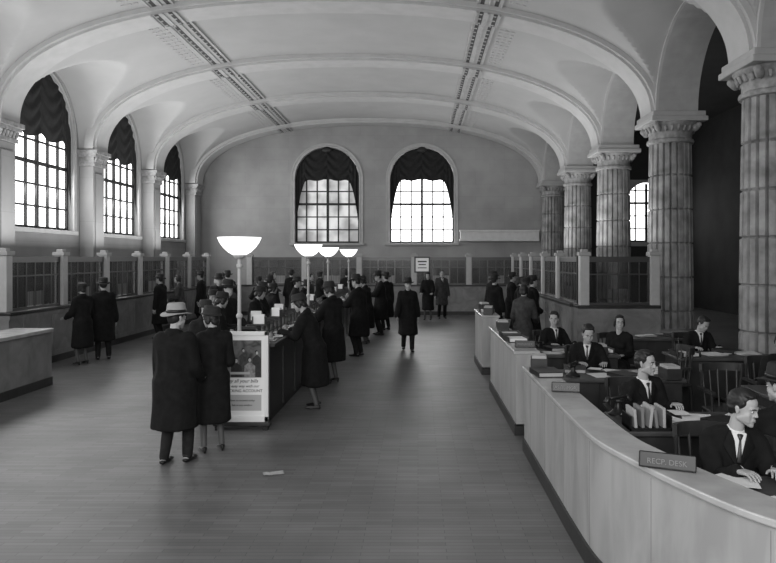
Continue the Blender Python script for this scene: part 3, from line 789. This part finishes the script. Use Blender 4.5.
    if female: C([(T(-.07,.09,.34),(.06,.055,.06)),(T(.07,.09,.34),(.06,.055,.06))],q)
    C([(T(0,.0,.36),(.178*w*B,.128*B,.1),R),(T(0,0,.13),((.14 if female else .158)*w*B,.118*B,.07),R)],q)
    C([(T(0,0,.13),((.14 if female else .158)*w*B,.118*B,.07),R),(P+V((0,-.005,0)),(.18*w*B,.138*B,.09))],q)
    if coat=='overcoat' and not seated:
        fy=(ank[0].y+ank[1].y)/2; ext=abs(ank[0].y-ank[1].y)*.3; hz=hemz; fx=(ank[0].x+ank[1].x)/2
        C([(P+V((0,-.005,.02)),(.18*w*B,.138*B,.06)),(V((fx*.6,fy*.55,hz)),(.205*w*B,.165*B+ext,.012))],3)
    elif not seated:
        C([(P+V((0,-.005,0)),(.18*w,.138,.06)),(P+V((0,0,-.14)),(.185*w,.15,.012))],q)
    else:
        C([(P,(.18*w,.15,.09)),(P+V((0,.10,-.02)),(.17*w,.1,.07))],q)
    for i in(0,1):
        C([(sh[i],.07*B),(el[i],.057*B)],q); d=(wr[i]-el[i]).normalized(); C([(el[i],.057*B),(wr[i]-d*.012,.043*B)],q)
    if coat=='overcoat':
        C([(T(-.05,-.035,.565),.03),(T(.05,-.035,.565),.03),(T(0,-.06,.54),.03),(T(-.06,.02,.53),.025),(T(.06,.02,.53),.025)],q)
        for k in(-1,1): C([(T(k*.06,.03,.54),.022),(T(k*.10,.095,.44),.014),(T(k*.015,.135,.30),.012)],q)
    dd=.024 if coat=='overcoat' else .014
    part(remesh(mb,cv,'coat',cm,3,dd,(8,8,2.6) if coat=='overcoat' else (14,14,9)),'coat' if coat=='overcoat' else 'jacket')
    if seated or not female:
        mb=MB()
        for i in(0,1):
            J=P+V(((-1,1)[i]*.09,0,-.02)); mb.hull([(J,.092),(kn[i],.068)],q); mb.hull([(kn[i],.068),(ank[i],.052)],q)
        if female: mb.hull([(P,.13),(kn[0],.075),(kn[1],.075)],q)
        part(remesh(mb,cv,'trousers',tm,3,.010),'trousers' if not female else 'skirt')
    for i in(0,1):
        k=(-1,1)[i]; F=ank[i]; mb=MB(); z0=F.z-.08
        if female and not seated:
            mb.hull([(V((F.x,F.y-.03,F.z-.02)),(.034,.04,.02)),(V((F.x,F.y+.12,z0+.022)),(.036,.05,.018)),(V((F.x,F.y+.05,z0+.05)),(.03,.03,.012))],2); mb.cyl((F.x,F.y-.045,z0),(F.x,F.y-.045,z0+.06),.012,.022,n=10)
        else:
            mb.hull([(V((F.x,F.y-.035,z0+.03)),(.038,.042,.028)),(V((F.x+k*.008,F.y+.145,z0+.024)),(.042,.055,.022))],2)
            mb.hull([(V((F.x,F.y-.01,z0+.08)),(.045,.05,.02)),(V((F.x,F.y+.04,z0+.04)),(.04,.07,.02))],2)
        mb.obj('shoe',M_shoe,parent=o,smooth=True)
    mb=MB()
    if bald:
        for k in(-1,1): mb.hull([(Hh(k*.068,-.02,.02),(.014,.03,.028),RH),(Hh(k*.05,-.075,.0),(.02,.025,.04),RH)],2)
        mb.hull([(Hh(-.05,-.08,.01),(.02,.02,.04),RH),(Hh(.05,-.08,.01),(.02,.02,.04),RH)],2)
    else:
        mb.hull([(Hh(0,-.028,.043),(.083,.091,.085) if not hat else (.080,.088,.070),RH)],3); mb.hull([(Hh(0,-.045,.0),(.078,.066,.06),RH),(Hh(0,-.065,-.045),(.05,.03,.02),RH)],3)
        if not hat:
            mb.hull([(Hh(-.035,.035,.098),(.03,.026,.018),RH),(Hh(.03,.040,.100),(.032,.028,.018),RH),(Hh(0,-.01,.112),(.05,.05,.018),RH)],2)
        for k in(-1,1): mb.hull([(Hh(k*.064,.018,.045),(.012,.018,.020),RH),(Hh(k*.068,.004,.02),(.007,.012,.02),RH)],2)
    if female:
        for k in(-1,1): mb.hull([(Hh(k*.066,.0,.030),(.020,.045,.03),RH),(Hh(k*.066,-.015,-.045),(.024,.035,.03),RH)],2)
        mb.hull([(Hh(0,-.075,-.05),(.065,.04,.045),RH)],2)
    part(remesh(mb,.007 if det>=1 else .014,'hair',hair,2,.004,(60,12,60)),'hair')
    if det>=1:
        for k in(-1,1):
            MB().hull([(Hh(k*.029,.0735,.003),(.013,.0075,.0055),RH)],2).obj('eye',M_shirt,parent=o,smooth=True)
            MB().hull([(Hh(k*.029,.0785,.003),(.0062,.0045,.0058),RH)],2).obj('iris',M_eye,parent=o,smooth=True)
            MB().hull([(Hh(k*.014,.0885,.021),.003),(Hh(k*.046,.0755,.021),.0025),(Hh(k*.032,.085,.026),.003)],1).obj('eyebrow',M_hair,parent=o,smooth=True)
        MB().hull([(Hh(-.020,.083,-.063),.0028),(Hh(.020,.083,-.063),.0028),(Hh(0,.0915,-.0635),.0038)],1).obj('lips',M_lip,parent=o,smooth=True)
    if shirt:
        mb=MB(); mb.hull([(T(-.038,.062,.535),.014),(T(.038,.062,.535),.014),(T(0,.130,.36),.010)],2)
        mb.hull([(T(0,-.012,.555),(.060,.054,.008),R),(T(0,.004,.535),(.064,.062,.008),R)],2)
        mb.obj('shirt',M_shirt,parent=o,smooth=True)
        MB().hull([(T(-.012,.080,.535),.010),(T(.012,.080,.535),.010),(T(0,.095,.505),.007)],1).hull([(T(0,.095,.505),.007),(T(-.014,.138,.36),.006),(T(.014,.138,.36),.006)],1).obj('necktie',M_black,parent=o,smooth=True)
        for i in(0,1):
            d=(wr[i]-el[i]).normalized(); MB().cyl(wr[i]-d*.03,wr[i]+d*.012,.034,.034,n=16).obj('cuff',M_shirt,parent=o,smooth=True,sharp=.6)
        for k in(-1,1):
            MB().hull([(T(k*.062,.050,.55),.008),(T(k*.105,.090,.46),.007),(T(k*.012,.142,.33),.006),(T(k*.045,.098,.50),.006)],1).obj('lapel',cm,parent=o,smooth=True)
    if hat:
        br=1.62 if hat=='fedora' else (1.22 if hat=='cloche' else 1.03)
        ch_=.15 if hat=='fedora' else (.125 if hat=='cloche' else .10)
        rings=[(.97,.036),(br*.98,.030),(br,.036),(br*.97,.041),(1.03,.048),(1.0,.06),(.97,ch_*.8),(.9,ch_),(.72,ch_+.01),(.4,ch_-.006),(.02,ch_-.018)]
        n=36; vs=[];fs=[]; tl=Matrix.Rotation(.10 if hat=='fedora' else .2,3,'X' )
        for (k,z) in rings:
            for i in range(n):
                t=2*math.pi*i/n; zz=z
                if k>1.1: zz+=.016*(k-1)/.6*(math.cos(2*t))
                xx=.090*k*math.cos(t); y_=.108*k*math.sin(t)
                if z>=ch_*.8 and k>.3: xx*=1-.12*max(0,math.sin(t))
                pt=tl@V((xx,y_-.012,zz+.010)); vs.append(Hh(*pt))
        for j in range(len(rings)-1):
            for i in range(n): fs.append((j*n+i,j*n+(i+1)%n,(j+1)*n+(i+1)%n,(j+1)*n+i))
        fs.append(tuple(range(n))); fs.append(tuple((len(rings)-1)*n+i for i in range(n)))
        ho=MB().add(vs,fs).obj('hat',hatm,parent=o,smooth=True)
        if hat=='fedora':
            vs=[];fs=[]
            for (k,z) in ((1.035,.05),(1.035,.085),(.95,.085),(.95,.05)):
                for i in range(n):
                    t=2*math.pi*i/n; pt=tl@V((.090*k*math.cos(t),.108*k*math.sin(t)-.012,z+.010)); vs.append(Hh(*pt))
            for j in range(4):
                for i in range(n): fs.append((j*n+i,j*n+(i+1)%n,((j+1)%4)*n+(i+1)%n,((j+1)%4)*n+i))
            MB().add(vs,fs).obj('hat_band',M_black,parent=ho,smooth=True)
    return o
D=math.radians
desk_h=[(-.2,.42,1.13),(.17,.40,1.13)]
G='customers in the hall'
person((-2.58,7.40),D(-8),1.64,.02,hat='fedora',hatm=M_hatG,hands=[(-.24,.14,.86),(.20,.22,.95)],feet=[(-.10,-.03,.08),(.12,.08,.08)],head=(D(-28),.10),cm=M_coatK,hemz=.42,det=2,bulk=1.25,label='man seen from behind in black overcoat and light fedora')
person((-2.30,7.86),D(28),1.60,.05,female=True,hat='cloche',hands=[(-.12,.26,1.05),(.12,.26,1.05)],head=(D(35),.1),cm=M_coatK,det=1,bulk=1.15,hemz=.38,label='woman in long black coat and dark hat by the poster')
person((-1.50,10.15),D(80),1.66,.30,female=True,hat='cloche',hands=[(-.2,.48,1.16),(.18,.46,1.16)],head=(0,.35),feet=[(-.1,-.06,.08),(.1,.0,.08)],cm=M_coatK,det=1,hemz=.36,bulk=1.16,label='woman in black coat bending over the writing desk')
person((-1.48,12.2),D(55),1.74,.06,female=True,hat='cloche',hands=[(-.2,.42,1.13),(.18,.42,1.13)],head=(0,.3),cm=M_coatK,det=1,hemz=.40,bulk=1.2,label='woman in dark coat writing at the desk')
person((-.24,16.4),D(185),1.66,.03,hat='fedora',hatm=M_hatK,feet=[(-.09,.20,.08),(.09,-.22,.10)],hands=[(-.27,-.06,.82),(.27,.14,.84)],head=(D(5),.05),cm=M_coatK,det=1,hemz=.42,bulk=1.15,label='man in dark overcoat and hat walking forward across the floor')
pA=person((-1.30,15.5),D(60),1.76,.06,hat='fedora',hands=desk_h,head=(D(10),.2),cm=M_coatK,det=0,hemz=.45,bulk=1.22,label='man in black overcoat standing at the writing desk',group=G)
pB=person((-3.2,11.0),D(-70),1.62,.12,female=True,hat='cloche',hands=desk_h,head=(D(20),.3),cm=M_coatK,det=1,hemz=.42,bulk=1.14,label='woman in dark coat and hat writing at the desk',group=G)
pC=person((-3.35,12.2),D(-120),1.74,.05,hat='fedora',hands=[(-.2,.3,1.0),(.25,.05,.85)],head=(D(-10),.1),cm=M_coatD,det=0,hemz=.45,bulk=1.18,label='man in dark coat and hat at the desk',group=G)
pD=person((-6.85,14.3),D(60),1.66,.03,female=True,hat='pillbox',hands=[(-.2,.3,1.0),(.2,.3,1.0)],cm=M_coatK,det=0,hemz=.38,bulk=1.18,label='woman in black coat waiting at the teller counter',group=G)
pE=person((-6.74,15.0),D(30),1.70,.03,hat='fedora',hands=None,cm=M_coatK,det=0,hemz=.42,bulk=1.2,label='man in black overcoat standing by the teller counter',group=G)
pF=person((2.0,13.3),D(-20),1.66,.08,hat=None,female=True,hands=[(-.2,.3,1.0),(.2,.35,1.0)],cm=M_coatG,det=0,hemz=.42,bulk=1.1,label='woman in grey coat standing behind the counter',group=G)
pG=person((-2.98,9.75),D(-150),1.58,.18,hat='cloche',female=True,hands=[(-.15,.35,1.05),(.15,.35,1.05)],head=(D(-15),.15),cm=M_coatD,det=1,hemz=.42,bulk=1.1,label='woman in dark hat facing the room by the desk end',group=G)
pH=person((-4.0,14.6),D(-160),1.72,.02,hat=None,hands=None,cm=M_coatG,tm=M_coatK,det=1,hemz=.5,bulk=1.1,shirt=True,label='hatless man in grey overcoat facing the room',group=G)
crowd=[
 (pB,-3.12,13.3,-95,1.0,'woman in dark coat at the desk'),
 (pA,-3.25,14.3,-60,.93,'man in black coat standing by the desk'),
 (pG,-3.4,15.9,-40,1.0,'woman in dark coat turned toward the desk'),
 (pC,-3.1,17.6,-80,.95,'man in dark coat at the second desk'),
 (pB,-3.2,19.4,-95,.96,'woman in dark coat at the second desk'),
 (pE,-3.9,18.4,-20,.98,'man in overcoat walking beside the second desk'),
 (pG,-3.75,12.9,-170,1.0,'woman in dark coat looking across the hall'),
 (pH,-3.3,21.3,-100,.98,'man in grey coat at the second desk'),
 (pB,-1.30,17.8,70,1.05,'woman in black coat at the second desk'),
 (pA,-1.05,19.8,100,1.0,'man in black coat writing at the second desk'),
 (pE,-.95,21.1,40,1.0,'man in dark coat and hat at the second desk'),
 (pD,.35,24.6,170,1.0,'woman in dark coat standing before the end counter'),
 (pH,.85,25.2,-170,1.0,'man in grey coat near the end counter'),
 (pE,-4.6,25.4,10,1.0,'man in black coat facing the end counter'),
 (pF,-5.3,25.3,-100,1.0,'woman in grey coat at the end counter'),
 (pD,-3.6,25.6,-60,1.0,'woman in black coat at the end counter'),
 (pE,-2.6,25.5,-5,1.0,'man in overcoat at the end counter'),
 (pE,-6.95,18.9,80,1.0,'man in black overcoat at a teller window'),
 (pF,-6.9,20.3,100,1.0,'woman in grey coat at a teller window'),
 (pE,-6.9,22.3,95,1.0,'man in dark coat at a teller window'),
 (pD,-6.6,23.9,60,1.0,'woman in black coat near the corner teller window'),
 (pC,-5.8,21.4,40,1.0,'man in overcoat waiting in line'),
 (pD,-5.4,19.0,100,1.0,'woman in dark coat waiting in line'),
 (pG,-4.7,22.4,120,1.0,'woman in dark coat crossing the hall'),
 (pB,-4.5,20.0,30,1.0,'woman in dark coat standing in the queue'),
 (pC,-4.9,17.2,-150,1.0,'man in dark overcoat walking down the hall'),
 (pE,2.75,16.9,-80,1.0,'man in black coat at the arcade teller window'),
 (pD,2.7,18.6,-95,1.0,'woman in dark coat at the arcade teller window'),
 (pE,2.75,20.6,-85,1.0,'man in dark coat at the arcade teller window'),
 (pD,2.35,15.4,-60,1.05,'woman in black coat behind the short counter'),
 (pE,1.95,18.0,-40,1.0,'man in black coat waiting by the tellers'),
 (pC,2.1,19.9,-60,1.0,'man in dark coat waiting by the tellers'),
]
for (p,x,y,a,sc,lb) in crowd: dup(p,(x,y,0),D(a),p.scale[0]*sc,lb)
person((2.10,4.82),D(178),1.68,.22,seated=True,coat='jacket',cm=M_coatK,shirt=True,hands=[(-.20,.38,.86),(.06,.42,.86)],head=(D(40),.15),side_lean=-.08,det=2,label='seated officer in dark suit and tie with hands on desk papers')
person((2.14,6.80),D(200),1.68,.26,seated=True,coat='jacket',cm=M_coatK,shirt=True,hands=[(-.10,.42,.86),(.26,.38,.86)],head=(D(25),-.05),side_lean=.1,det=2,label='seated officer in dark suit turned and leaning over desk')
person((2.64,5.02),D(-5),1.74,.06,seated=True,coat='overcoat',cm=M_coatK,hat='fedora',hands=[(-.2,.30,.83),(.2,.30,.83)],head=(D(35),.05),det=1,label='seated customer in dark overcoat and hat seen from behind')
person((2.27,9.45),D(170),1.70,.24,seated=True,coat='jacket',cm=M_coatK,shirt=True,hands=[(-.22,.40,.84),(.10,.44,.84)],head=(D(10),.35),det=1,label='seated officer in black suit looking down at papers')
person((2.18,11.45),D(200),1.68,.15,seated=True,coat='jacket',cm=M_coatK,shirt=True,hands=[(-.2,.42,.84),(.2,.36,.84)],head=(D(-35),.1),det=1,label='seated clerk in dark suit at rear desk')
person((3.2,11.1),D(150),1.62,.08,seated=True,female=True,coat='jacket',cm=M_coatK,hands=[(-.12,.30,.72),(.12,.30,.72)],head=(D(25),.0),det=1,label='seated woman in dark dress beside the rear desk')
person((4.3,8.35),D(175),1.68,.2,seated=True,coat='jacket',cm=M_coatK,shirt=True,hands=[(-.2,.38,.84),(.2,.38,.84)],head=(D(-30),.4),det=1,label='seated clerk in dark suit at aisle desk')
person((4.4,11.1),D(185),1.66,.2,seated=True,coat='jacket',cm=M_coatK,shirt=True,hands=[(-.2,.38,.84),(.2,.38,.84)],head=(D(20),.5),det=1,label='seated clerk bent over papers at aisle desk')

# ---------------------------------------------------------------- lights
def light(kind,loc,power,size=.1,rot=(0,0,0),name='light',sy=None):
    l=bpy.data.lights.new(name,kind); l.energy=power
    if kind=='AREA':
        l.size=size
        if sy: l.shape='RECTANGLE'; l.size_y=sy
    else: l.shadow_soft_size=size
    o=bpy.data.objects.new(name,l); COL.objects.link(o); o.location=loc; o.rotation_euler=rot; return o
for (x,y) in LAMPS: light('POINT',(x,y,2.44),90,.06,name='lamp_bulb_light')
for c in BAYC[:6]:
    light('AREA',(XL-.1,c,4.3),190,2.4,rot=(0,D(-75),0),name='window_daylight',sy=2.6)
light('AREA',(.18,YW-.1,4.3),110,2.4,rot=(D(-75),0,0),name='window_daylight',sy=2.6)
light('AREA',(-8.6,20,2.45),330,1.2,rot=(D(180),0,0),name='added_uplight',sy=13)  # unseen lamp added above the teller cages to brighten the vault
light('AREA',(4.6,21,2.45),200,.8,rot=(D(180),0,0),name='added_uplight',sy=10)  # second added uplight, on the arcade side; no fixture modelled
light('AREA',(-1,-2.6,4.2),600,5,rot=(D(82),0,D(6)),name='added_rear_fill',sy=3)  # broad fill lamp added behind the camera, aimed down the hall
w=bpy.data.worlds.new('world'); scene.world=w; w.use_nodes=True
w.node_tree.nodes['Background'].inputs['Color'].default_value=(1,1,1,1)
w.node_tree.nodes['Background'].inputs['Strength'].default_value=.65

# ---------------------------------------------------------------- camera
cam=bpy.data.cameras.new('camera'); co=bpy.data.objects.new('camera',cam); COL.objects.link(co)
co.location=(0,0,2.17); co.rotation_euler=(math.pi/2,0,0)
cam.sensor_width=36; cam.sensor_fit='HORIZONTAL'; cam.lens=36*700/776
cam.shift_x=(388-418)/776; cam.shift_y=-(281.5-258)/776
cam.clip_start=.05; cam.clip_end=200
scene.camera=co
print('objects',len(bpy.data.objects),'polys',sum(len(m.polygons) for m in bpy.data.meshes))
